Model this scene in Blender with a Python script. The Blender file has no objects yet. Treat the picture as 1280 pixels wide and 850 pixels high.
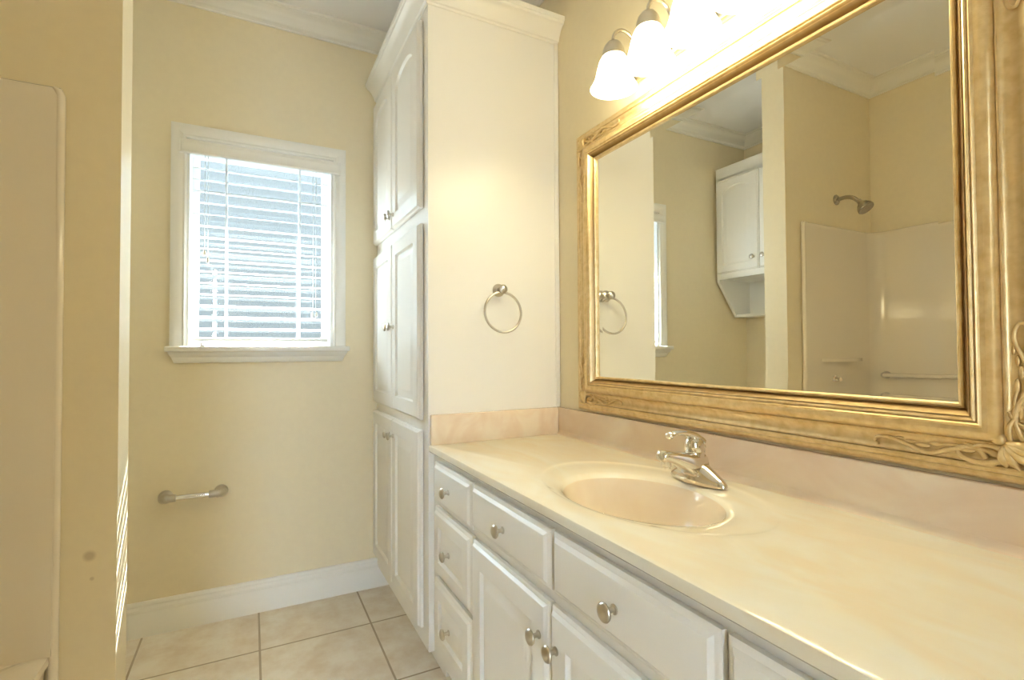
import bpy, bmesh, math, random
from mathutils import Vector, Matrix
random.seed(7)
S = bpy.context.scene
COL = S.collection
PI = math.pi

# ------------------------------------------------------------------ camera
FPX = 632.5295
YAW, PITCH, ROLL = 0.4754, 0.0209, -0.0051
cf = Vector((math.sin(YAW)*math.cos(PITCH), math.cos(YAW)*math.cos(PITCH), math.sin(PITCH)))
r0 = Vector((math.cos(YAW), -math.sin(YAW), 0.0)); u0 = r0.cross(cf)
cr = r0*math.cos(ROLL) + u0*math.sin(ROLL); cu = u0*math.cos(ROLL) - r0*math.sin(ROLL)
cd = bpy.data.cameras.new('camera'); cam = bpy.data.objects.new('camera', cd); COL.objects.link(cam)
cd.sensor_fit = 'HORIZONTAL'; cd.sensor_width = 36.0; cd.lens = FPX/1280*36.0; cd.clip_start = 0.02
m = Matrix((cr, cu, -cf)).transposed().to_4x4(); m.translation = Vector((-1.0569, 0.0, 1.1064))
cam.matrix_world = m
S.camera = cam

# ------------------------------------------------------------------ exposure, sky, sun
S.view_settings.view_transform = 'Standard'; S.view_settings.look = 'None'
S.view_settings.gamma = 1.0; S.view_settings.use_curve_mapping = False
S.view_settings.exposure = 0.33
LAMP_COL = (1.0, 0.895, 0.565); LAMP_STR = 10.8; BULB_W = 0.35
SKY_STR = 38.0; SUN_STR = 170.0
w = bpy.data.worlds.new('sky'); S.world = w; w.use_nodes = True
nt = w.node_tree; bg = nt.nodes['Background']
bg.inputs[0].default_value = (0.66, 0.83, 1.0, 1); bg.inputs[1].default_value = SKY_STR
sd = bpy.data.lights.new('sun', 'SUN'); sd.energy = SUN_STR; sd.angle = math.radians(0.6); sd.color = (0.97, 0.98, 1.0)
sun = bpy.data.objects.new('sun', sd); COL.objects.link(sun)
sun.rotation_euler = Vector((-0.36, -1.0, -1.02)).to_track_quat('-Z', 'Y').to_euler()
sun.location = (1, 5, 6)
try:
    S.cycles.use_denoising = True
    S.cycles.max_bounces = 14; S.cycles.diffuse_bounces = 8; S.cycles.glossy_bounces = 8
    S.cycles.transparent_max_bounces = 12; S.cycles.sample_clamp_indirect = 6.0
except Exception: pass

# ------------------------------------------------------------------ materials
def mat(name, col, rough=0.5, metal=0.0, coat=0.0, spec=0.5):
    m = bpy.data.materials.new(name); m.use_nodes = True
    b = m.node_tree.nodes['Principled BSDF']
    b.inputs['Base Color'].default_value = (*col, 1); b.inputs['Roughness'].default_value = rough
    b.inputs['Metallic'].default_value = metal; b.inputs['Coat Weight'].default_value = coat
    b.inputs['Coat Roughness'].default_value = 0.08
    b.inputs['Specular IOR Level'].default_value = spec
    return m
def nodes(m): return m.node_tree.nodes, m.node_tree.links, m.node_tree.nodes['Principled BSDF']
def noise_mix(m, c1, c2, scale, detail=4, lo=0.35, hi=0.65, bump=0.0, dist=0.0, stretch=None):
    N, L, b = nodes(m)
    tc = N.new('ShaderNodeTexCoord'); mp = N.new('ShaderNodeMapping'); nz = N.new('ShaderNodeTexNoise')
    L.new(tc.outputs['Object'], mp.inputs[0])
    if stretch: mp.inputs['Scale'].default_value = stretch
    L.new(mp.outputs[0], nz.inputs['Vector'])
    nz.inputs['Scale'].default_value = scale; nz.inputs['Detail'].default_value = detail; nz.inputs['Distortion'].default_value = dist
    rp = N.new('ShaderNodeValToRGB'); L.new(nz.outputs[0], rp.inputs[0])
    rp.color_ramp.elements[0].position = lo; rp.color_ramp.elements[0].color = (*c1, 1)
    rp.color_ramp.elements[1].position = hi; rp.color_ramp.elements[1].color = (*c2, 1)
    L.new(rp.outputs[0], b.inputs['Base Color'])
    if bump:
        bp = N.new('ShaderNodeBump'); bp.inputs['Strength'].default_value = bump; bp.inputs['Distance'].default_value = 0.002
        L.new(nz.outputs[0], bp.inputs['Height']); L.new(bp.outputs[0], b.inputs['Normal'])
    return rp
M = {}
M['wall'] = mat('wall_paint', (0.66, 0.57, 0.39), 0.55)
noise_mix(M['wall'], (0.775, 0.685, 0.497), (0.79, 0.70, 0.507), 40, 3, bump=0.08)
M['wall_worn'] = mat('wall_paint_scuffed', (0.66, 0.57, 0.39), 0.55)
def scuffs():
    rp = noise_mix(M['wall_worn'], (0.775, 0.685, 0.497), (0.79, 0.70, 0.507), 40, 3, bump=0.08)
    N, L, b = nodes(M['wall_worn']); tc = N.new('ShaderNodeTexCoord'); src = rp.outputs[0]
    for c, r, k in (((-1.4135, 1.6135, .600), .016, .45), ((-1.408, 1.6135, .543), .006, .35)):
        d = N.new('ShaderNodeVectorMath'); d.operation = 'DISTANCE'; d.inputs[1].default_value = c
        L.new(tc.outputs['Object'], d.inputs[0])
        mr = N.new('ShaderNodeMapRange'); mr.inputs[1].default_value = r*.45; mr.inputs[2].default_value = r; mr.inputs[3].default_value = k; mr.inputs[4].default_value = 0
        L.new(d.outputs['Value'], mr.inputs[0])
        mx = N.new('ShaderNodeMixRGB'); L.new(mr.outputs[0], mx.inputs[0]); L.new(src, mx.inputs[1]); mx.inputs[2].default_value = (.30, .20, .10, 1)
        src = mx.outputs[0]
    L.new(src, b.inputs['Base Color'])
scuffs()
M['ceiling'] = mat('ceiling_paint', (0.87, 0.87, 0.88), 0.8)
M['trim'] = mat('trim_paint', (0.85, 0.84, 0.80), 0.35)
M['cab'] = mat('cabinet_paint', (0.85, 0.84, 0.81), 0.32)
M['nickel'] = mat('brushed_nickel', (0.56, 0.52, 0.46), 0.28, 1.0)
M['nickel_dark'] = mat('satin_nickel', (0.38, 0.35, 0.30), 0.25, 1.0)
M['chrome'] = mat('polished_chrome', (0.80, 0.78, 0.75), 0.08, 1.0)
M['fibre'] = mat('fibreglass', (0.78, 0.71, 0.60), 0.12, 0.0, 0.4)
M['white'] = mat('white_vinyl', (0.86, 0.86, 0.85), 0.4)
M['concrete'] = mat('pale_concrete', (0.16, 0.155, 0.145), 0.9)
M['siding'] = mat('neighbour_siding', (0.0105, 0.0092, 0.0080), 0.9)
M['soffit'] = mat('soffit_paint', (0.6, 0.6, 0.58), 0.8)
# marble: cultured cream and peach with drifting veins
def marble(name, c1, c2, c3):
    m = mat(name, c2, 0.12, 0.0, 0.35)
    N, L, b = nodes(m)
    tc = N.new('ShaderNodeTexCoord'); mp = N.new('ShaderNodeMapping'); L.new(tc.outputs['Object'], mp.inputs[0])
    mp.inputs['Scale'].default_value = (2.6, 1.0, 2.2); mp.inputs['Rotation'].default_value = (0.2, 0.3, 0.45)
    n1 = N.new('ShaderNodeTexNoise'); n1.inputs['Scale'].default_value = 3.2; n1.inputs['Detail'].default_value = 6; n1.inputs['Distortion'].default_value = 1.6
    L.new(mp.outputs[0], n1.inputs['Vector'])
    rp = N.new('ShaderNodeValToRGB'); L.new(n1.outputs[0], rp.inputs[0])
    e = rp.color_ramp.elements
    e[0].position = 0.36; e[0].color = (*c1, 1); e[1].position = 0.64; e[1].color = (*c3, 1)
    k = e.new(0.5); k.color = (*c2, 1)
    L.new(rp.outputs[0], b.inputs['Base Color'])
    return m
M['marble'] = marble('cultured_marble', (0.82, 0.74, 0.60), (0.82, 0.775, 0.66), (0.83, 0.81, 0.73))
M['marble3'] = marble('marble_bowl_shade', (0.82, 0.69, 0.53), (0.84, 0.72, 0.57), (0.86, 0.76, 0.61))  # same marble as the slab, the bowl's shade and bounce put into its colour
M['marble2'] = marble('marble_pink_light', (0.76, 0.60, 0.46), (0.79, 0.65, 0.51), (0.82, 0.71, 0.57))  # slab marble again for the splashes, their pinker light tinted into it
# gold leaf with brown wear in soft patches
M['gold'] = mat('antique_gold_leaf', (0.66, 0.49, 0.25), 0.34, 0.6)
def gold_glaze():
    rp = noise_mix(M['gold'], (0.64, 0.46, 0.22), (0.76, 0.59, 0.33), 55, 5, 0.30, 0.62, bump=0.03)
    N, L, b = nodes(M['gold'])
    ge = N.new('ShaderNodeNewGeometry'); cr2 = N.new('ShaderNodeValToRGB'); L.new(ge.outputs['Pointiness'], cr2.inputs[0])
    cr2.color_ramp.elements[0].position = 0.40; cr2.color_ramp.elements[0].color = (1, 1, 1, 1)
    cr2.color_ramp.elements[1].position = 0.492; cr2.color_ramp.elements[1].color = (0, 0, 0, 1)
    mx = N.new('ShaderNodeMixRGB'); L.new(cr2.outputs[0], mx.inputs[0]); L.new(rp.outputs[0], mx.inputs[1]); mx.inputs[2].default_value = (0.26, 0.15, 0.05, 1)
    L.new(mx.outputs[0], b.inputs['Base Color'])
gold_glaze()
# mirror glass
M['mirror'] = mat('mirror_silver', (0.93, 0.94, 0.92), 0.0, 1.0)
# window pane
def pane():
    m = bpy.data.materials.new('window_glass'); m.use_nodes = True
    N, L = m.node_tree.nodes, m.node_tree.links
    N.remove(N['Principled BSDF'])
    t = N.new('ShaderNodeBsdfTransparent'); t.inputs[0].default_value = (0.93, 0.97, 0.96, 1)
    g = N.new('ShaderNodeBsdfGlossy'); g.inputs['Roughness'].default_value = 0.02
    mx = N.new('ShaderNodeMixShader'); mx.inputs[0].default_value = 0.05
    L.new(t.outputs[0], mx.inputs[1]); L.new(g.outputs[0], mx.inputs[2]); L.new(mx.outputs[0], N['Material Output'].inputs[0])
    return m
M['pane'] = pane()
def slat_mat(name, tr):
    m = bpy.data.materials.new(name); m.use_nodes = True
    N, L = m.node_tree.nodes, m.node_tree.links; b = N['Principled BSDF']
    b.inputs['Base Color'].default_value = (0.86, 0.86, 0.86, 1); b.inputs['Roughness'].default_value = 0.35
    t = N.new('ShaderNodeBsdfTranslucent'); t.inputs[0].default_value = (0.8, 0.8, 0.8, 1)
    mx = N.new('ShaderNodeMixShader'); mx.inputs[0].default_value = tr
    L.new(b.outputs[0], mx.inputs[1]); L.new(t.outputs[0], mx.inputs[2]); L.new(mx.outputs[0], N['Material Output'].inputs[0])
    return m
M['slat'] = slat_mat('slat_vinyl', 0.18); M['tape'] = slat_mat('cotton_tape', 0.6)
def glow(name, col, st):
    m = bpy.data.materials.new(name); m.use_nodes = True
    b = m.node_tree.nodes['Principled BSDF']
    b.inputs['Base Color'].default_value = (0.9, 0.88, 0.82, 1); b.inputs['Roughness'].default_value = 0.3
    b.inputs['Emission Color'].default_value = (*col, 1); b.inputs['Emission Strength'].default_value = st
    return m
M['glow'] = glow('lit_opal_glass', LAMP_COL, LAMP_STR)
def tile():
    m = mat('floor_tile', (0.5, 0.42, 0.3), 0.35)
    N, L, b = nodes(m)
    tc = N.new('ShaderNodeTexCoord'); mp = N.new('ShaderNodeMapping'); L.new(tc.outputs['Object'], mp.inputs[0])
    mp.inputs['Location'].default_value = (1.024 + 0.405*4, -2.118 + 0.405*8, 0)
    br = N.new('ShaderNodeTexBrick'); L.new(mp.outputs[0], br.inputs['Vector'])
    br.offset = 0.0; br.squash = 1.0; br.inputs['Scale'].default_value = 1.0
    br.inputs['Brick Width'].default_value = 0.405; br.inputs['Row Height'].default_value = 0.405
    br.inputs['Mortar Size'].default_value = 0.0042; br.inputs['Mortar Smooth'].default_value = 0.25; br.inputs['Bias'].default_value = 0
    br.inputs['Mortar'].default_value = (0.42, 0.34, 0.24, 1)
    nz = N.new('ShaderNodeTexNoise'); nz.inputs['Scale'].default_value = 9; nz.inputs['Detail'].default_value = 8; nz.inputs['Roughness'].default_value = 0.65
    L.new(tc.outputs['Object'], nz.inputs['Vector'])
    rp = N.new('ShaderNodeValToRGB'); L.new(nz.outputs[0], rp.inputs[0])
    rp.color_ramp.elements[0].position = 0.34; rp.color_ramp.elements[0].color = (0.74, 0.64, 0.52, 1)
    rp.color_ramp.elements[1].position = 0.62; rp.color_ramp.elements[1].color = (0.88, 0.83, 0.75, 1)
    L.new(rp.outputs[0], br.inputs['Color1']); L.new(rp.outputs[0], br.inputs['Color2'])
    L.new(br.outputs['Color'], b.inputs['Base Color'])
    bp = N.new('ShaderNodeBump'); bp.inputs['Strength'].default_value = 0.5; bp.inputs['Distance'].default_value = 0.003; bp.invert = True
    L.new(br.outputs['Fac'], bp.inputs['Height']); L.new(bp.outputs[0], b.inputs['Normal'])
    return m
M['tile'] = tile()

# ------------------------------------------------------------------ helpers
WOFF = {}
def nb(): return bmesh.new()
def thing(name, loc, label, cat, group=None, kind=None):
    o = bpy.data.objects.new(name, None); COL.objects.link(o); o.location = loc
    o.empty_display_size = 0.05; WOFF[o.name] = Vector(loc)
    tag(o, label, cat, group, kind); return o
def tag(o, label=None, cat=None, group=None, kind=None):
    if label: o['label'] = label
    if cat: o['category'] = cat
    if group: o['group'] = group
    if kind: o['kind'] = kind
    return o
def obj(name, bm, m, parent=None, smooth=None, label=None, recalc=True):
    """link bm (built in world coordinates) as ONE mesh; smooth = auto-smooth angle in degrees"""
    if recalc: bmesh.ops.recalc_face_normals(bm, faces=bm.faces)
    off = WOFF[parent.name] if parent else Vector()
    for v in bm.verts: v.co -= off
    if smooth is not None:
        for f in bm.faces: f.smooth = True
        a = math.radians(smooth)
        for e in bm.edges:
            if len(e.link_faces) != 2 or e.calc_face_angle(0) > a: e.smooth = False
    me = bpy.data.meshes.new(name); bm.to_mesh(me); bm.free()
    me.materials.append(m)
    o = bpy.data.objects.new(name, me); COL.objects.link(o)
    if parent: o.parent = parent
    WOFF[o.name] = off.copy()
    if label: o['label'] = label
    return o
def struct(name, bm, m, smooth=None): return tag(obj(name, bm, m, None, smooth), kind='structure')
def box(bm, x0, x1, y0, y1, z0, z1, bev=0.0):
    g = bmesh.ops.create_cube(bm, size=1.0)
    vs = g['verts']
    for v in vs:
        v.co = Vector((x0 + (v.co.x+.5)*(x1-x0), y0 + (v.co.y+.5)*(y1-y0), z0 + (v.co.z+.5)*(z1-z0)))
    if bev:
        es = list({e for v in vs for e in v.link_edges})
        bmesh.ops.bevel(bm, geom=es, offset=bev, segments=2, profile=.5, affect='EDGES')
def frame_axes(d):
    d = Vector(d).normalized()
    a = Vector((0, 0, 1)) if abs(d.z) < .9 else Vector((1, 0, 0))
    x = a.cross(d).normalized(); y = d.cross(x)
    return x, y, d
def lathe(bm, prof, o, d, n=24, sx=1.0, sy=1.0, cap0=True, cap1=True):
    x, y, d = frame_axes(d); o = Vector(o); rings = []
    for r, h in prof:
        rings.append([bm.verts.new(o + d*h + x*(r*sx*math.cos(2*PI*i/n)) + y*(r*sy*math.sin(2*PI*i/n))) for i in range(n)])
    for a, b in zip(rings, rings[1:]):
        for i in range(n): bm.faces.new((a[i], a[(i+1) % n], b[(i+1) % n], b[i]))
    if cap0: bm.faces.new(rings[0][::-1])
    if cap1: bm.faces.new(rings[-1])
def tube(bm, pts, rad, n=10, closed=False, flat=1.0, up=None):
    pts = [Vector(p) for p in pts]; N = len(pts)
    if not hasattr(rad, '__len__'): rad = [rad]*N
    rings = []; prev = None
    for i, p in enumerate(pts):
        if closed: t = (pts[(i+1) % N] - pts[i-1])
        else: t = pts[min(i+1, N-1)] - pts[max(i-1, 0)]
        t.normalize()
        if prev is None:
            x, y, _ = frame_axes(t)
            if up is not None:
                y = Vector(up); y = (y - t*y.dot(t)).normalized(); x = y.cross(t)
        else:
            x = (prev - t*prev.dot(t)).normalized(); y = t.cross(x)
        prev = x
        rings.append([bm.verts.new(p + x*(rad[i]*math.cos(2*PI*k/n)) + y*(rad[i]*flat*math.sin(2*PI*k/n))) for k in range(n)])
    for i in range(N if closed else N-1):
        a, b = rings[i], rings[(i+1) % N]
        for k in range(n): bm.faces.new((a[k], a[(k+1) % n], b[(k+1) % n], b[k]))
    if not closed:
        bm.faces.new(rings[0][::-1]); bm.faces.new(rings[-1])
def ball(bm, c, r, sx=1, sy=1, sz=1, n=12):
    g = bmesh.ops.create_uvsphere(bm, u_segments=n, v_segments=max(6, n//2), radius=r)
    for v in g['verts']: v.co = Vector((v.co.x*sx, v.co.y*sy, v.co.z*sz)) + Vector(c)
def bez(pts, n=10):
    """Catmull-Rom through pts"""
    P = [Vector(p) for p in pts]; P = [P[0]*2 - P[1]] + P + [P[-1]*2 - P[-2]]; out = []
    for i in range(1, len(P)-2):
        for k in range(n):
            t = k/n; a, b, c, d = P[i-1], P[i], P[i+1], P[i+2]
            out.append(.5*((2*b) + (c-a)*t + (2*a-5*b+4*c-d)*t*t + (3*b-a-3*c+d)*t**3))
    out.append(P[-2]); return out
def sweep(bm, path, prof, fn, side=1, closed=False, closeprof=True, caps=True):
    """profile (s,h) carried along a mitred 2D path; s goes to the left (side=1) or right (-1) of the path"""
    P = [Vector(p) for p in path]; N = len(P); rows = []
    for i in range(N):
        def nrm(a, b):
            t = (b-a).normalized(); return Vector((-t.y, t.x))*side
        if closed: n1, n2 = nrm(P[i-1], P[i]), nrm(P[i], P[(i+1) % N])
        else:
            n2 = nrm(P[i], P[i+1]) if i < N-1 else nrm(P[i-1], P[i])
            n1 = nrm(P[i-1], P[i]) if i > 0 else n2
        mt = (n1+n2)/(1+n1.dot(n2))
        rows.append([bm.verts.new(fn(P[i].x+mt.x*s, P[i].y+mt.y*s, h)) for s, h in prof])
    K = len(prof)
    for i in range(N if closed else N-1):
        a, b = rows[i], rows[(i+1) % N]
        for k in range(K if closeprof else K-1):
            bm.faces.new((a[k], a[(k+1) % K], b[(k+1) % K], b[k]))
    if caps and not closed and closeprof:
        bm.faces.new(rows[0][::-1]); bm.faces.new(rows[-1])
def panel(bm, a0, a1, b0, b1, th, fn, rail=None, arch=0.0, edge=0.016):
    """a raised-panel or slab front; a = across, b = up, third = thickness out of the cabinet; fn maps (a,b,c) to the world"""
    MT = 18
    def loop(d, c, ar):
        x0, x1, y0, y1 = a0+d, a1-d, b0+d, b1-d
        pts = [(x0, y0), (x1, y0)]
        for i in range(MT+1):
            s = 1-2*i/MT
            drop = ar*(1-math.sqrt(max(0, 1-.97*s*s))) if ar else 0
            pts.append(((x0+x1)/2+s*(x1-x0)/2, y1-drop))
        return [bm.verts.new(fn(x, y, c)) for x, y in pts]
    L = [loop(0, 0, 0), loop(0, th*.45, 0), loop(edge*.3, th*.62, 0), loop(edge*.45, th*.66, 0), loop(edge*.8, th*.95, 0), loop(edge, th, 0)]
    if rail:
        L += [loop(rail, th, arch), loop(rail+.004, th-.010, arch), loop(rail+.011, th-.010, arch), loop(rail+.034, th-.001, arch), loop(rail+.036, th-.001, arch)]
    for p, q in zip(L, L[1:]):
        n = len(p)
        for i in range(n): bm.faces.new((p[i], p[(i+1) % n], q[(i+1) % n], q[i]))
    bm.faces.new(L[0][::-1]); bm.faces.new(L[-1])
def knob(parent, p, d, label=None):
    bm = nb()
    lathe(bm, [(.0085, 0), (.0085, .002), (.0060, .0035), (.0048, .007), (.0048, .013), (.0085, .0165), (.0150, .0185), (.0163, .0215), (.0150, .0245), (.0095, .0275), (.0030, .0285)], p, d, 20)
    return obj('knob', bm, M['nickel'], parent, 40, label)

# ------------------------------------------------------------------ dimensions
YW, XL, YP0, YP1, XP = 2.4395, -2.119, 1.6135, 1.7358, -1.3586
ZC, YBACK = 2.612, -1.5
YA0, YA1 = -0.03, 0.09          # near end wall of the tub alcove
T = 0.14
WX0, WX1, WZ0, WZ1 = -1.296, -0.726, 1.127, 1.985   # window opening
YT, XT = 1.651, -0.525          # tall cabinet side and face frame

# ------------------------------------------------------------------ room shell
bm = nb(); box(bm, XL-T, T, YBACK-T, YW+T, -.08, 0); struct('floor', bm, M['tile'])
bm = nb(); box(bm, XL-T, T, YBACK-T, YW+T, ZC, ZC+.1); struct('ceiling', bm, M['ceiling'])
bm = nb(); box(bm, 0, T, YBACK-T, YW+T, 0, ZC); struct('wall_right', bm, M['wall'])
bm = nb()
for q in ((XL-T, WX0, 0, ZC), (WX1, 0, 0, ZC), (WX0, WX1, 0, WZ0), (WX0, WX1, WZ1, ZC)):
    box(bm, q[0], q[1], YW, YW+T, q[2], q[3])
struct('wall_far', bm, M['wall'])
bm = nb(); box(bm, XL-T, XL, YBACK-T, YW, 0, ZC); struct('wall_left', bm, M['wall'])
DX0, DX1, DZ = -1.62, -1.41, 2.05  # opening added out of view to let in soft fill daylight
bm = nb()
for q in ((XL, DX0, 0, ZC), (DX1, 0, 0, ZC), (DX0, DX1, DZ, ZC)): box(bm, q[0], q[1], YBACK-T, YBACK, q[2], q[3])
struct('wall_near', bm, M['wall'])
bm = nb(); sweep(bm, [(DX0, 0), (DX0, DZ), (DX1, DZ), (DX1, 0)], [(0, 0), (0, .012), (.01, .016), (.05, .018), (.058, .012), (.058, 0)], lambda x, z, h: (x, YBACK+h, z), 1); struct('added_doorway', bm, M['trim'], 30)
bm = nb(); box(bm, XL, XP, YP0, YP1, 0, ZC); struct('wall_partition', bm, M['wall_worn'])
bm = nb(); box(bm, XL, XP, YA0, YA1, 0, ZC); struct('wall_alcove', bm, M['wall'])
# outside: ground, the eave over the window and the next house
bm = nb(); box(bm, -12, 12, -12, 12, -.5, -.3); struct('ground', bm, M['concrete'])
bm = nb(); box(bm, -4, 3, YW+T, 3.25, 2.40, 2.52); struct('trim_3', bm, M['soffit'])
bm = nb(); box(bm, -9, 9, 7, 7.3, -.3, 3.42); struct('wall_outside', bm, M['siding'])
# crown moulding around the ceiling
crown_prof = [(0, ZC-.076), (.007, ZC-.076), (.009, ZC-.070), (.016, ZC-.067), (.022, ZC-.056), (.034, ZC-.036), (.050, ZC-.021), (.060, ZC-.016), (.064, ZC-.010), (.073, ZC-.008), (.076, ZC), (0, ZC)]
ring = [(0, YBACK), (0, YW), (XL, YW), (XL, YP1), (XP, YP1), (XP, YP0), (XL, YP0), (XL, YA1), (XP, YA1), (XP, YA0), (XL, YA0), (XL, YBACK)]
bm = nb(); sweep(bm, ring, crown_prof, lambda x, y, h: (x, y, h), 1, True); struct('trim_1', bm, M['trim'], 40)
# baseboards
base_prof = [(0, 0), (.016, 0), (.016, .088), (.014, .093), (.0155, .098), (.0155, .106), (.012, .111), (.011, .117), (.013, .122), (.011, .130), (.006, .134), (0, .134)]
bm = nb(); sweep(bm, [(XT+.06, YW), (XL, YW)], base_prof, lambda x, y, h: (x, y, h)); struct('baseboard_far', bm, M['trim'], 30)
bm = nb(); sweep(bm, [(XL, YW), (XL, YP1), (XP, YP1), (XP, YP0), (XP-.045, YP0)], base_prof, lambda x, y, h: (x, y, h)); struct('baseboard_left', bm, M['trim'], 30)

# ------------------------------------------------------------------ window
win = thing('window_1', (-1.011, YW, 1.127), 'white cased window letting daylight in beside the tall cabinet', 'window', kind='structure')
bm = nb()
cas = [(0, 0), (0, .012), (.006, .016), (.012, .014), (.020, .017), (.032, .021), (.044, .021), (.0535, .017), (.0535, 0)]
sweep(bm, [(WX0, 1.13), (WX0, WZ1), (WX1, WZ1), (WX1, 1.13)], cas, lambda x, z, h: (x, YW-h, z), 1)
obj('casing', bm, M['trim'], win, 25)
bm = nb(); box(bm, -1.361, -.660, YW-.062, YW-.0005, 1.108, 1.130, .004); box(bm, WX0, WX1, YW-.01, YW+.10, 1.108, 1.1295)
obj('sill', bm, M['trim'], win, 30)
bm = nb()
ap = [(.018, 1.107, 0), (.048, 1.107, 0), (.043, 1.096, .004), (.030, 1.086, .010), (.026, 1.072, .016), (.018, 1.064, .018), (.0, 1.062, .018), (0, 1.107, 0)]
l = [bm.verts.new((-1.352+e, YW-s, z)) for s, z, e in ap]; r = [bm.verts.new((-.668-e, YW-s, z)) for s, z, e in ap]
n = len(ap)
for i in range(n): bm.faces.new((l[i], l[(i+1) % n], r[(i+1) % n], r[i]))
bm.faces.new(l); bm.faces.new(r)
obj('apron', bm, M['trim'], win, 30)
bm = nb()
for q in ((WX0, WX0+.035, 1.13, WZ1), (WX1-.035, WX1, 1.13, WZ1), (WX0+.035, WX1-.035, 1.13, 1.17), (WX0+.035, WX1-.035, WZ1-.04, WZ1)):
    box(bm, q[0], q[1], YW+.095, YW+.13, q[2], q[3])
obj('sash', bm, M['white'], win)
bm = nb(); box(bm, WX0+.0355, WX1-.0355, YW+.110, YW+.114, 1.1705, WZ1-.0405); obj('glass_pane', bm, M['pane'], win)
bm = nb()
box(bm, WX0-.001, WX0+.010, YW-.001, YW+.10, 1.13, WZ1); box(bm, WX1-.010, WX1+.001, YW-.001, YW+.10, 1.13, WZ1); box(bm, WX0, WX1, YW-.001, YW+.10, WZ1-.010, WZ1+.001)
obj('jamb', bm, M['white'], win)

# ------------------------------------------------------------------ blind
bl = thing('window_blind', (-1.011, YW+.03, 1.913), 'white horizontal slat blind lowered over the window, sunlight glowing between the slats', 'blind')
bm = nb()
vp = [(0, 1.914), (.012, 1.914), (.014, 1.920), (.011, 1.927), (.011, 1.948), (.014, 1.955), (.012, 1.968), (.0, 1.969)]
sweep(bm, [(-.708, YW+.02), (-.708, YW-.026), (-1.312, YW-.026), (-1.312, YW+.02)][1:3], vp, lambda x, y, h: (x, y, h), 1)
box(bm, -1.322, -1.312, YW-.038, YW-.0225, 1.914, 1.968, .002); box(bm, -.708, -.699, YW-.038, YW-.0225, 1.914, 1.968, .002)
obj('valance', bm, M['trim'], bl, 30)
bm = nb(); box(bm, WX0+.012, WX1-.012, YW+.004, YW+.062, 1.932, 1.973); obj('head_rail', bm, M['white'], bl)
bm = nb()
SX0, SX1 = -1.278, -.744
NS = 15; zt = 1.878; dz = 0.0482
yc = YW+.036
for i in range(NS):
    z = zt-dz*i
    th = math.radians(12.5 + random.uniform(-2.5, 2.5) - (7 if i in (2, 5, 6, 8, 11) else 0))
    v = []
    for x in (SX0, SX1):
        row = []
        for k in range(7):
            t = -1+2*k/6; y = t*.025*math.cos(th); zz = z + t*.025*math.sin(th) + .0022*(1-t*t)
            row.append((x, yc+y, zz))
        v.append(row)
    top = [[bm.verts.new((a, b, c+.0012)) for a, b, c in row] for row in v]
    bot = [[bm.verts.new((a, b, c-.0012)) for a, b, c in row] for row in v]
    for k in range(6):
        bm.faces.new((top[0][k], top[0][k+1], top[1][k+1], top[1][k])); bm.faces.new((bot[0][k], bot[1][k], bot[1][k+1], bot[0][k+1]))
    for k in (0, 6): bm.faces.new((top[0][k], top[1][k], bot[1][k], bot[0][k]))
    for s in (0, 1): bm.faces.new(top[s] + bot[s][::-1])
obj('slat_panel', bm, M['slat'], bl, 40)
bm = nb(); box(bm, SX0, SX1, yc-.024, yc+.024, 1.150, 1.165, .003); obj('bottom_rail', bm, M['white'], bl)
for x in (-1.155, -.866):
    bm = nb()
    for yy in (yc-.026, yc+.026): box(bm, x-.0035, x+.0035, yy-.0005, yy+.0005, 1.155, 1.935)
    obj('ladder_tape', bm, M['tape'], bl)
for x, z0 in ((-1.232, 1.53), (-1.220, 1.50), (-.812, 1.285), (-.800, 1.285)):
    bm = nb(); tube(bm, [(x, YW-.004, 1.93), (x, YW-.002, z0)], .0011, 6); obj('pull_cord', bm, M['tape'], bl, 60)
for x, z0 in ((-1.232, 1.53), (-1.220, 1.50), (-.814, 1.285), (-.796, 1.285)):
    bm = nb(); lathe(bm, [(.002, 0), (.005, -.006), (.0065, -.016), (.0045, -.024)], (x, YW-.002, z0), (0, 0, 1), 10); obj('tassel', bm, M['white'], bl, 50)
bm = nb(); box(bm, -1.242, -1.222, YW-.056, YW-.036, 1.1302, 1.137, .002); box(bm, -1.240, -1.232, YW-.052, YW-.04, 1.137, 1.146, .002)
tag(obj('cord_cleat', bm, M['white']), 'small white hold-down clip lying on the left end of the window sill', 'clip')

# ------------------------------------------------------------------ tall cabinet
tc = thing('linen_cabinet', (-.27, 2.045, 0), 'tall cream linen cabinet with three pairs of doors reaching almost to the ceiling', 'cabinet')
bm = nb()
box(bm, XT, -.002, YT, 2.437, .10, 2.372); box(bm, XT+.06, -.002, YT, 2.437, .0005, .10)
obj('carcass', bm, M['cab'], tc)
bm = nb(); box(bm, -.020, -.002, YT-.006, YT+.001, .895, 2.30, .002); obj('scribe_trim', bm, M['cab'], tc)
ccp = [(0, 2.296), (.004, 2.296), (.007, 2.302), (.013, 2.305), (.017, 2.318), (.028, 2.338), (.040, 2.350), (.048, 2.353), (.051, 2.360), (.055, 2.362), (.056, 2.378), (0, 2.378)]
bm = nb(); sweep(bm, [(XT, 2.437), (XT, YT), (-.002, YT)], ccp, lambda x, y, h: (x, y, h), -1); obj('crown', bm, M['cab'], tc, 35)
FD = lambda x0, s=-1: (lambda a, b, c: (x0+s*c, a, b))
ZD = ((1.606, 2.268, .055), (.868, 1.551, 0), (.160, .832, 0))
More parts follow.
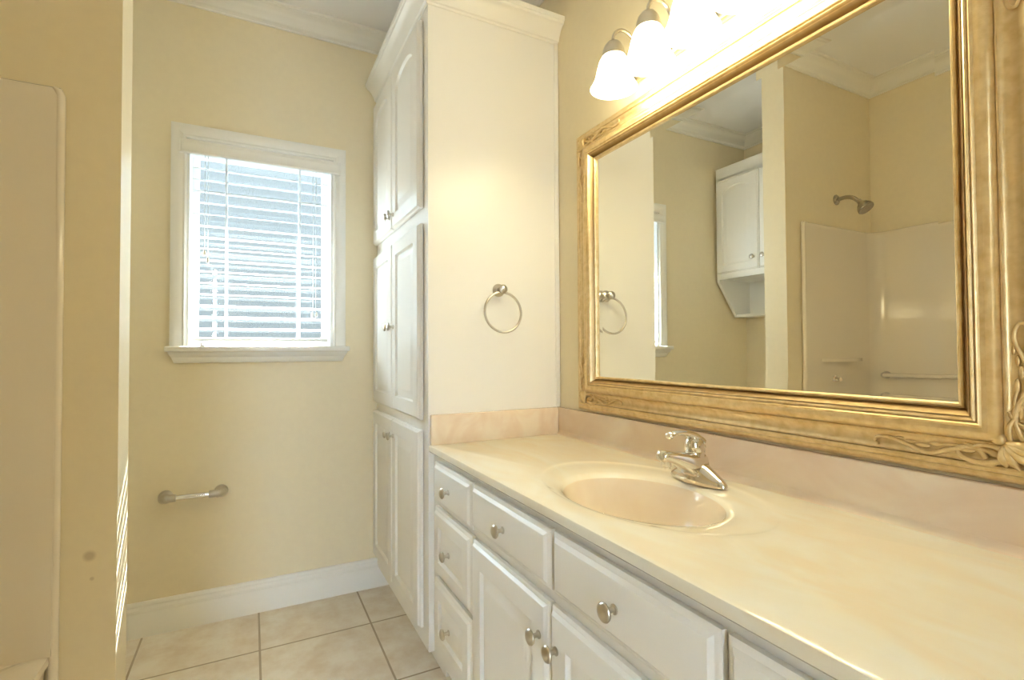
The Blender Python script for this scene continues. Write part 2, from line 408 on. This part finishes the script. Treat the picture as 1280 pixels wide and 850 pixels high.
for (za, zb, ar) in ZD:
    for k, (ya, yb) in enumerate(((1.702, 2.0685), (2.0725, 2.428))):
        bm = nb(); panel(bm, ya, yb, za, zb, .020, FD(XT-.0025), .058, ar, .010)
        d = obj('door', bm, M['cab'], tc, 25)
        yk = 2.040 if k == 0 else 2.101
        zk = za+.055 if za > 1.5 else (1.205 if za > .5 else .765)
        knob(d, (XT-.0225, yk, zk), (-1, 0, 0))

# ------------------------------------------------------------------ vanity
va = thing('vanity_cabinet', (-.26, .86, 0), 'long cream vanity cabinet of drawers and doors under the marble top', 'vanity')
XV = -.506; VY0, VY1 = .085, YT-.001
bm = nb()
box(bm, XV, XV+.02, VY0, VY1, .10, .7655); box(bm, XV+.02, -.002, VY0, VY0+.018, .10, .7655); box(bm, XV+.02, -.002, VY1-.018, VY1, .10, .7655)
box(bm, XV+.02, -.002, VY0, VY1, .10, .118); box(bm, XV+.06, XV+.075, VY0, VY1, .0005, .10); box(bm, XV+.06, -.002, VY0, VY0+.018, .0005, .1); 
obj('carcass', bm, M['cab'], va)
fv = FD(XV-.002); TH = .021
def vdrawer(name, ya, yb, za, zb, rail=None):
    bm = nb(); panel(bm, ya, yb, za, zb, TH, fv, rail, 0, .020)
    return obj(name, bm, M['cab'], va, 25)
for ya, yb in ((1.288, 1.598), (.135, .452)):
    for za, zb, rl in ((.616, .746, None), (.386, .600, .052), (.158, .371, .052)):
        d = vdrawer('drawer', ya, yb, za, zb, rl); knob(d, (XV-TH-.002, (ya+yb)/2+.004, (za+zb)/2), (-1, 0, 0))
for ya, yb, yk in ((.878, 1.278, 1.078), (.462, .868, .666)):
    d = vdrawer('drawer', ya, yb, .624, .746); knob(d, (XV-TH-.002, yk, .684), (-1, 0, 0))
for ya, yb, yk in ((.882, 1.278, .912), (.462, .876, .846)):
    bm = nb(); panel(bm, ya, yb, .140, .598, TH, fv, .062, 0, .016)
    d = obj('door', bm, M['cab'], va, 25); knob(d, (XV-TH-.002, yk, .523), (-1, 0, 0))

# ------------------------------------------------------------------ countertop with basin
ZT = .790
ct = thing('vanity_countertop', (-.26, .86, ZT-.024), 'glossy cream and peach cultured marble countertop with an oval basin', 'countertop')
CX0, CX1, CY0, CY1 = -.525, -.0015, .072, YT-.0005
E0 = (-.265, .892, .200, .310); E1 = (-.292, .876, .152, .196)
bm = nb()
cc = Vector((E0[0], E0[1]))
angs = [2*PI*i/144 for i in range(144)]
for cx, cy in ((CX0, CY0), (CX0, CY1), (CX1, CY0), (CX1, CY1)):
    pass
def lerp(a, b, t): return a+(b-a)*t
rows = []
def erow(ex, z): return [bm.verts.new((ex[0]+ex[2]*math.cos(a), ex[1]+ex[3]*math.sin(a), ZT+z)) for a in angs]
def mixE(t): return tuple(lerp(E0[i], E1[i], t) for i in range(4))
def scE(e, f): return (e[0], e[1], e[2]*f, e[3]*f)
def rrow(inset, z):
    x0, x1, y0, y1 = CX0+inset, CX1, CY0+inset, CY1
    out = []
    for a in angs:
        # direction of the ellipse point, pushed to the rectangle
        dx, dy = E0[2]*math.cos(a), E0[3]*math.sin(a); tt = 1e9
        if dx > 1e-9: tt = min(tt, (x1-cc.x)/dx)
        if dx < -1e-9: tt = min(tt, (x0-cc.x)/dx)
        if dy > 1e-9: tt = min(tt, (y1-cc.y)/dy)
        if dy < -1e-9: tt = min(tt, (y0-cc.y)/dy)
        out.append([cc.x+dx*tt, cc.y+dy*tt])
    for qx, qy in ((x0, y0), (x0, y1), (x1, y0), (x1, y1)):      # snap the nearest ray to each corner
        k = min(range(len(out)), key=lambda i: (out[i][0]-qx)**2+(out[i][1]-qy)**2); out[k] = [qx, qy]
    return [bm.verts.new((p[0], p[1], ZT+z)) for p in out]
BR = [(E1, -.014), (scE(E1, .965), -.025), (scE(E1, .93), -.042), (scE(E1, .86), -.075), (scE(E1, .74), -.108), (scE(E1, .55), -.131), (scE(E1, .32), -.142), (scE(E1, .12), -.145)]
rows = [rrow(.004, -.024), rrow(0, -.020), rrow(0, -.007), rrow(.002, -.002), rrow(.006, 0), erow(scE(E0, 1.05), 0), erow(scE(E0, 1.0), .0002), erow(scE(E0, .985), -.0004), erow(scE(E0, .962), -.0012),
        erow(mixE(.25), -.0015), erow(mixE(.5), -.002), erow(mixE(.8), -.0042), erow(mixE(.93), -.0078), erow(E1, -.014)]
for a, b in zip(rows, rows[1:]):
    for i in range(144): bm.faces.new((a[i], a[(i+1) % 144], b[(i+1) % 144], b[i]))
obj('top_slab', bm, M['marble'], ct, 32)
bm = nb(); rows = [erow(e, z) for e, z in BR]
for a, b in zip(rows, rows[1:]):
    for i in range(144): bm.faces.new((a[i], a[(i+1) % 144], b[(i+1) % 144], b[i]))
bm.faces.new(rows[-1]); 
obj('basin', bm, M['marble3'], ct, 60)
bm = nb()
box(bm, -.0185, -.0015, CY0, CY1, ZT-.001, .891, .004)
cv = [(0, ZT), (.012, ZT), (.008, ZT+.002), (.004, ZT+.005), (.001, ZT+.012), (0, ZT+.016)]
sweep(bm, [(-.0182, CY0), (-.0182, CY1-.018)], cv, lambda x, y, h: (x, y, h), 1)
obj('backsplash', bm, M['marble2'], ct, 30)
bm = nb(); box(bm, CX0+.004, -.0187, CY1-.018, CY1, ZT-.001, .891, .004); obj('side_splash', bm, M['marble2'], ct, 30)
bm = nb(); lathe(bm, [(.022, 0), (.022, .002), (.016, .003), (.015, .001), (.013, .006), (.004, .008)], (E1[0], E1[1], ZT-.1455), (0, 0, 1), 24); obj('drain', bm, M['chrome'], ct, 40)

# ------------------------------------------------------------------ faucet
FX, FY, FZ = -.102, .884, ZT+.0004
fa = thing('faucet', (FX, FY, FZ), 'chrome single-handle faucet standing behind the oval basin', 'faucet')
bm = nb()
n = 40; prof = [(1.0, 0), (1.0, .006), (.97, .010), (.88, .016), (.70, .026), (.46, .038), (.30, .046)]
rr = []
for f, h in prof:
    rr.append([bm.verts.new((FX + .034*(f**.35)*math.cos(a)*(1-.25*abs(math.sin(a))), FY + .084*f*math.sin(a), FZ+h)) for a in [2*PI*i/n for i in range(n)]])
for a, b in zip(rr, rr[1:]):
    for i in range(n): bm.faces.new((a[i], a[(i+1) % n], b[(i+1) % n], b[i]))
bm.faces.new(rr[0][::-1]); bm.faces.new(rr[-1])
obj('base', bm, M['chrome'], fa, 50)
bm = nb()
def secs(bm, S):
    rs = []
    for (x, z, hw, hh, e) in S:
        rs.append([bm.verts.new((x, FY + hw*math.copysign(abs(math.cos(a))**e, math.cos(a)), z + hh*math.copysign(abs(math.sin(a))**e, math.sin(a)))) for a in [2*PI*i/24 for i in range(24)]])
    for a, b in zip(rs, rs[1:]):
        for i in range(24): bm.faces.new((a[i], a[(i+1) % 24], b[(i+1) % 24], b[i]))
    bm.faces.new(rs[0][::-1]); bm.faces.new(rs[-1])
secs(bm, [(FX+.022, FZ+.028, .014, .020, .8), (FX+.014, FZ+.035, .023, .032, .7), (FX-.008, FZ+.036, .026, .034, .6), (FX-.034, FZ+.046, .024, .026, .5), (FX-.060, FZ+.057, .0215, .0185, .5), (FX-.084, FZ+.065, .0195, .0145, .5), (FX-.102, FZ+.070, .018, .013, .5), (FX-.113, FZ+.071, .017, .0125, .6), (FX-.118, FZ+.070, .0125, .009, .8)])
obj('spout', bm, M['chrome'], fa, 45)
bm = nb(); lathe(bm, [(.0115, 0), (.0115, -.012), (.0095, -.0135), (.0095, -.017)], (FX-.100, FY, FZ+.059), (0, 0, 1), 20); obj('aerator', bm, M['chrome'], fa, 40)
bm = nb(); lathe(bm, [(.0235, 0), (.0235, .012), (.0215, .017)], (FX-.010, FY, FZ+.057), (0, 0, 1), 28); obj('collar', bm, M['chrome'], fa, 40)
bm = nb()
lathe(bm, [(.0215, 0), (.0235, .007), (.0235, .016), (.021, .027), (.014, .036), (.002, .040)], (FX-.010, FY, FZ+.073), (0, 0, 1), 28)
lev = bez([(FX+.006, FY, FZ+.096), (FX-.014, FY, FZ+.110), (FX-.040, FY, FZ+.119), (FX-.066, FY, FZ+.121), (FX-.088, FY, FZ+.117)], 6)
nl = len(lev); tube(bm, lev, [lerp(.0215, .009, (i/(nl-1))**.8) for i in range(nl)], 14, flat=.55, up=(0, 0, 1))
ball(bm, (FX-.088, FY, FZ+.1165), .0115, .9, 1.0, .8, 14)
obj('handle', bm, M['chrome'], fa, 50)
bm = nb(); tube(bm, [(FX+.023, FY, FZ+.03), (FX+.023, FY, FZ+.078)], .0026, 8); ball(bm, (FX+.023, FY, FZ+.081), .005); obj('drain_rod', bm, M['chrome'], fa, 50)

# ------------------------------------------------------------------ mirror
GY0, GY1, GZ0, GZ1, GX = .405, 1.380, 1.018, 1.752, -.020
mi = thing('wall_mirror', (0, (GY0+GY1)/2, .8915), 'large rectangular wall mirror in a carved antique gold frame above the vanity', 'mirror')
fp = [(0, .0015), (0, .026), (.002, .029), (.005, .030), (.008, .028), (.009, .024), (.011, .026), (.014, .032), (.018, .038), (.0195, .041), (.0205, .038), (.0225, .043), (.025, .0445), (.0275, .043), (.0285, .041), (.030, .044), (.032, .0455), (.034, .044),
      (.036, .043), (.043, .0445), (.050, .042), (.0555, .036), (.0575, .031), (.059, .033), (.061, .0325), (.063, .030), (.068, .026), (.075, .0235), (.083, .0235), (.089, .0255), (.0925, .0275), (.094, .024), (.0955, .027), (.100, .0285), (.1045, .027), (.106, .0235), (.108, .0245), (.112, .0245), (.1165, .021), (.120, .015), (.121, .0015)]
bm = nb()
sweep(bm, [(GY0, GZ0), (GY0, GZ1), (GY1, GZ1), (GY1, GZ0)], fp, lambda y, z, h: (-h, y, z), 1, True)
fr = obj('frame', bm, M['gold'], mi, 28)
# glass with a bevelled border
bm = nb(); BW = .024; BT = BW*.030
o4 = [bm.verts.new((GX-BT, y, z)) for y, z in ((GY0-.002, GZ0-.002), (GY1+.002, GZ0-.002), (GY1+.002, GZ1+.002), (GY0-.002, GZ1+.002))]
i4 = [bm.verts.new((GX, y, z)) for y, z in ((GY0+BW, GZ0+BW), (GY1-BW, GZ0+BW), (GY1-BW, GZ1-BW), (GY0+BW, GZ1-BW))]
b4 = [bm.verts.new((GX+.006, v.co.y, v.co.z)) for v in o4]
for i in range(4):
    j = (i+1) % 4; bm.faces.new((o4[i], o4[j], i4[j], i4[i])); bm.faces.new((b4[i], b4[j], o4[j], o4[i]))
bm.faces.new(i4); bm.faces.new(b4[::-1])
obj('glass', bm, M['mirror'], mi)
# carved corner ornaments: scrolls and leaves lying in the hollow of the frame
def hs(s):   # height of the hollow at distance s from the glass
    for (a, h0), (b, h1) in zip(fp, fp[1:]):
        if a <= s <= b and b > a: return h0+(h1-h0)*(s-a)/(b-a)
    return .02
def ornament(cy, cz, sy, sz):
    """cy, cz: corner of the glass; sy, sz point away from the glass centre"""
    bm = nb()
    def along(axis):
        # t = distance back from the outer corner, s = distance from the glass edge
        def P(t, s, lift=.003):
            if axis == 'y': y, z = cy+sy*(.121-t), cz+sz*s
            else: y, z = cy+sy*s, cz+sz*(.121-t)
            return (-(hs(s)+lift), y, z)
        def strand(pts, r0, r1, lift=.003):
            c = bez([P(t, s, lift) for t, s in pts], 6); k = len(c)
            tube(bm, c, [lerp(r0, r1, i/(k-1)) for i in range(k)], 8)
        strand([(.055, .088), (.080, .074), (.110, .070), (.140, .082), (.165, .089), (.195, .080), (.222, .071), (.243, .074), (.247, .082), (.240, .086)], .0048, .0024)
        strand([(.050, .070), (.072, .088), (.100, .092), (.118, .086), (.122, .078), (.114, .073)], .0050, .0032)
        strand([(.060, .066), (.088, .064), (.108, .072), (.128, .070), (.150, .074)], .0040, .0022)
        strand([(.086, .085), (.098, .070), (.112, .064)], .0042, .0022)
        for t, s, r in ((.132, .080, .0062), (.152, .073, .0052), (.172, .078, .0050), (.190, .074, .0040), (.206, .070, .0032), (.112, .076, .0055), (.086, .093, .0060), (.074, .078, .0050)):
            p = P(t, s, .002); e = 2.2
            ball(bm, p, r, .7, e if axis == 'y' else .8, .8 if axis == 'y' else e, 10)
    along('y'); along('z')
    # leaf in the very corner
    def Q(a, b, lift): return (-(.026+lift), cy+sy*a, cz+sz*b)
    for k in range(5):
        t = (k-2)*.35; dirv = (math.cos(PI/4+t), math.sin(PI/4+t))
        c = bez([Q(.056+.012*0, .056, .004), Q(.056+dirv[0]*.024, .056+dirv[1]*.024, .012), Q(.056+dirv[0]*(.050-.006*abs(k-2)), .056+dirv[1]*(.050-.006*abs(k-2)), .003)], 6)
        kk = len(c); tube(bm, c, [max(.0018, .0065*math.sin(PI*(i+1)/(kk+1))) for i in range(kk)], 8)
    ball(bm, Q(.052, .052, .006), .010, .8, 1, 1, 12)
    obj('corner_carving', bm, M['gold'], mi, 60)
for cy, sy in ((GY0, -1), (GY1, 1)):
    for cz, sz in ((GZ0, -1), (GZ1, 1)): ornament(cy, cz, sy, sz)

# ------------------------------------------------------------------ vanity light
vl = thing('vanity_light', (0, .86, 1.965), 'five-lamp nickel vanity light with glowing bell shades above the gold mirror', 'light fixture')
bm = nb(); box(bm, -.028, -.0015, .45, 1.27, 1.925, 2.005, .012); obj('back_plate', bm, M['nickel'], vl, 40)
LX = -.130
for k in range(5):
    y = 1.150-.145*k
    bm = nb(); tube(bm, bez([(-.026, y, 1.965), (-.042, y, 1.985), (-.050, y, 2.010), (-.066, y, 2.034), (-.092, y, 2.042), (-.116, y, 2.034), (LX, y, 2.012), (LX, y, 1.985)], 6), .0048, 10)
    lathe(bm, [(.016, 0), (.016, .004), (.010, .010), (.006, .013)], (-.0275, y, 1.965), (-1, 0, 0), 20)
    arm = obj('lamp_arm', bm, M['nickel'], vl, 50)
    bm = nb(); lathe(bm, [(.006, .050), (.010, .047), (.018, .042), (.026, .032), (.031, .018), (.0325, .004), (.0335, 0), (.028, 0)], (LX, y, 1.953), (0, 0, 1), 28); obj('socket_cap', bm, M['nickel'], arm, 40)
    bm = nb()
    outer = [(.028, 1.957), (.034, 1.951), (.041, 1.938), (.046, 1.921), (.050, 1.902), (.055, 1.884), (.062, 1.870), (.067, 1.862)]
    prof = [(r, z-1.848) for r, z in outer] + [(r-.0025, z-1.848) for r, z in outer[::-1]]
    lathe(bm, prof, (LX, y, 1.848), (0, 0, 1), 32, cap0=False, cap1=False); obj('glass_shade', bm, M['glow'], arm, 60)
    if BULB_W:
        ld = bpy.data.lights.new('bulb', 'POINT'); ld.energy = BULB_W; ld.color = LAMP_COL; ld.shadow_soft_size = .028
        lo = bpy.data.objects.new('bulb', ld); COL.objects.link(lo); lo.location = Vector((LX, y, 1.884)) - WOFF[vl.name]; lo.parent = vl

# ------------------------------------------------------------------ towel ring, paper holder
tr = thing('towel_ring', (-.262, YT, 1.325), 'nickel towel ring mounted on the side of the tall cabinet', 'towel ring')
bm = nb(); lathe(bm, [(.0235, .0005), (.0235, .004), (.020, .008), (.0115, .013), (.0095, .022), (.0125, .030), (.0165, .036), (.0165, .042), (.012, .047), (.003, .049)], (-.262, YT, 1.325), (0, -1, 0), 28); obj('mount_post', bm, M['nickel'], tr, 40)
bm = nb(); RC = (-.262, YT-.040, 1.243); RR = .0715
tube(bm, [(RC[0]+RR*math.sin(2*PI*i/48), RC[1]+.006*math.cos(2*PI*i/48), RC[2]+RR*math.cos(2*PI*i/48)) for i in range(48)], .0042, 10, closed=True); obj('ring', bm, M['nickel'], tr, 60)
ph = thing('paper_holder', (-1.262, YW, .533), 'empty nickel toilet paper holder on the wall below the window', 'paper holder')
for s in (-1, 1):
    bm = nb(); x0 = -1.262+s*.096
    lathe(bm, [(.026, .0005), (.026, .005), (.022, .010), (.017, .016)], (x0, YW, .530), (0, -1, 0), 24)
    tube(bm, bez([(x0, YW-.008, .530), (x0+s*.004, YW-.030, .531), (x0-s*.004, YW-.050, .534), (x0-s*.022, YW-.058, .535), (x0-s*.040, YW-.058, .535)], 6), [.019]*8+[.0175]*8+[.015]*9, 14); obj('post', bm, M['nickel'], ph, 50)
bm = nb(); tube(bm, [(-1.262-.062, YW-.058, .535), (-1.262+.062, YW-.058, .535)], .0105, 14); obj('roller', bm, M['chrome'], ph, 50)

# ------------------------------------------------------------------ bathtub and surround
tb = thing('bathtub', ((XL-1.43)/2, .85, 0), 'cream fibreglass bathtub with moulded shower surround in the alcove', 'bathtub')
TX0, TX1, TY0, TY1, TZ = XL+.002, -1.494, YA1+.002, YP0-.002, .385
bm = nb()
def rr_loop(x0, x1, y0, y1, r, z):
    out = []
    for cx, cy, a0 in ((x1-r, y1-r, 0), (x0+r, y1-r, PI/2), (x0+r, y0+r, PI), (x1-r, y0+r, 3*PI/2)):
        for k in range(7): out.append(bm.verts.new((cx+r*math.cos(a0+PI/2*k/6), cy+r*math.sin(a0+PI/2*k/6), z)))
    return out
LP = [rr_loop(TX0, TX1, TY0, TY1, .006, .0005), rr_loop(TX0, TX1, TY0, TY1, .006, TZ-.03), rr_loop(TX0, TX1+.012, TY0, TY1, .008, TZ-.02), rr_loop(TX0, TX1+.010, TY0, TY1, .010, TZ-.004), rr_loop(TX0, TX1, TY0, TY1, .012, TZ),
      rr_loop(TX0+.075, TX1-.075, TY0+.10, TY1-.09, .12, TZ), rr_loop(TX0+.085, TX1-.085, TY0+.112, TY1-.10, .12, TZ-.012), rr_loop(TX0+.12, TX1-.12, TY0+.20, TY1-.13, .12, .14), rr_loop(TX0+.16, TX1-.16, TY0+.26, TY1-.17, .10, .10)]
for a, b in zip(LP, LP[1:]):
    k = len(a)
    for i in range(k): bm.faces.new((a[i], a[(i+1) % k], b[(i+1) % k], b[i]))
bm.faces.new(LP[0][::-1]); bm.faces.new(LP[-1])
obj('tub', bm, M['fibre'], tb, 40)
bm = nb()
SF = -1.478; pth = [(SF, TY1)]
rad = .09
for k in range(9): pth.append((TX0+rad-rad*math.sin(PI/2*k/8), TY1-rad+rad*math.cos(PI/2*k/8)))
for k in range(9): pth.append((TX0+rad-rad*math.cos(PI/2*k/8), TY0+rad-rad*math.sin(PI/2*k/8)))
pth.append((SF, TY0))
sp = [(0, TZ-.001), (.026, TZ-.001), (.024, TZ+.02), (.020, 1.735), (.016, 1.752), (.008, 1.758), (0, 1.758)]
sweep(bm, pth, sp, lambda x, y, h: (x, y, h), 1)
for yy in (TY1-.015, TY0+.015):
    ys = 1 if yy > 1 else -1
    tube(bm, [(SF+.001, yy+ys*.004, .0005), (SF+.001, yy+ys*.004, 1.735), (SF-.003, yy+ys*.003, 1.748), (SF-.012, yy, 1.756)], [.0105, .0105, .009, .003], 16)
obj('surround', bm, M['fibre'], tb, 40)
bm = nb()
for k in range(1):
    pts = []
    yb = TY1-.021
    NP = 20
    lo = [bm.verts.new((-1.60-.36*i/NP, yb-.002-.045*math.sin(PI*i/NP), 1.040)) for i in range(NP+1)]
    hi = [bm.verts.new((-1.60-.36*i/NP, yb-.002-.040*math.sin(PI*i/NP), 1.056)) for i in range(NP+1)]
    lb = [bm.verts.new((-1.60-.36*i/NP, yb+.006, 1.040-.0*i)) for i in range(NP+1)]
    hb = [bm.verts.new((-1.60-.36*i/NP, yb+.006, 1.056+.0*i)) for i in range(NP+1)]
    for i in range(NP):
        bm.faces.new((lo[i], lo[i+1], hi[i+1], hi[i])); bm.faces.new((hi[i], hi[i+1], hb[i+1], hb[i])); bm.faces.new((lb[i], lb[i+1], lo[i+1], lo[i]))
    for i in (0, NP): bm.faces.new((lo[i], hi[i], hb[i], lb[i]))
obj('soap_ledge', bm, M['fibre'], tb, 40)
bm = nb(); gx = TX0+.058
tube(bm, [(gx, 1.535, .963), (gx, .30, .963)], .011, 12); obj('grab_bar', bm, M['fibre'], tb, 50)
for yy in (1.535, .30):
    bm = nb(); lathe(bm, [(.020, 0), (.020, .01), (.015, .016), (.014, .040), (.008, .046)], (TX0+.020, yy, .963), (1, 0, 0), 16); obj('bar_bracket', bm, M['nickel'], tb, 40)
bm = nb(); lathe(bm, [(.022, 0), (.022, .003), (.014, .008), (.011, .020), (.013, .023), (.012, .030), (.003, .032)], (-1.705, TY1-.022, .945), (0, -1, 0), 20); obj('valve_handle', bm, M['chrome'], tb, 40)

sh = thing('shower_head', (-1.788, YP0, 1.911), 'nickel shower head on a bent arm above the tub surround', 'shower head')
bm = nb(); lathe(bm, [(.028, .0005), (.028, .003), (.022, .009), (.012, .013)], (-1.788, YP0, 1.911), (0, -1, 0), 24); obj('flange', bm, M['nickel_dark'], sh, 40)
bm = nb(); ac = bez([(-1.788, YP0-.006, 1.911), (-1.788, YP0-.05, 1.912), (-1.786, YP0-.085, 1.900), (-1.784, YP0-.118, 1.872)], 6); tube(bm, ac, .0105, 12); obj('shower_arm', bm, M['nickel_dark'], sh, 50)
bm = nb(); hd = Vector((.02, -.60, -.80)).normalized()
lathe(bm, [(.012, -.006), (.013, .008), (.017, .016), (.027, .026), (.037, .044), (.039, .056), (.036, .060), (.030, .058)], (-1.784, YP0-.118, 1.872), hd, 28); obj('spray_head', bm, M['nickel_dark'], sh, 40)

# ------------------------------------------------------------------ cabinet over the toilet
XO = -1.806; OY0, OY1 = 1.752, 2.420
oc = thing('wall_cabinet', ((XL+XO)/2, (OY0+OY1)/2, 1.33), 'small white wall cabinet with arched doors and an open bottom shelf beyond the partition', 'cabinet')
bm = nb()
box(bm, XL+.001, XO, OY0, OY1, 1.578, 2.262)
obj('carcass', bm, M['cab'], oc)
for ya, yb in ((OY0, OY0+.020), (OY1-.020, OY1)):
    bm = nb()
    pr = [(XL+.001, 1.5785), (XO, 1.5785), (XO, 1.565), (-1.975, 1.330), (XL+.001, 1.330)]
    a = [bm.verts.new((x, ya, z)) for x, z in pr]; b = [bm.verts.new((x, yb, z)) for x, z in pr]
    for i in range(5): bm.faces.new((a[i], a[(i+1) % 5], b[(i+1) % 5], b[i]))
    bm.faces.new(a); bm.faces.new(b)
    obj('side_bracket', bm, M['cab'], oc)
bm = nb(); box(bm, XL+.001, -1.972, OY0+.02, OY1-.02, 1.330, 1.347); obj('shelf', bm, M['cab'], oc)
bm = nb(); box(bm, XL+.001, XL+.012, OY0+.02, OY1-.02, 1.347, 1.578); obj('back_panel', bm, M['cab'], oc)
cp2 = [(s*.85, z-.045) for s, z in ccp]
bm = nb(); sweep(bm, [(XL+.001, OY1), (XO, OY1), (XO, OY0), (XL+.001, OY0)], [(0, 2.255)] + [(s*.85, 2.255+(z-2.296)*.95) for s, z in ccp[1:-1]] + [(0, 2.255+.078)], lambda x, y, h: (x, y, h), -1); obj('crown', bm, M['cab'], oc, 35)
for ya, yb, yk in ((2.088, 2.412, 2.122), (1.760, 2.084, 2.050)):
    bm = nb(); panel(bm, ya, yb, 1.616, 2.240, .019, lambda a, b, c: (XO+.0005+c, a, b), .052, .05, .010)
    d = obj('door', bm, M['cab'], oc, 25); knob(d, (XO+.0195, yk, 1.69), (1, 0, 0))
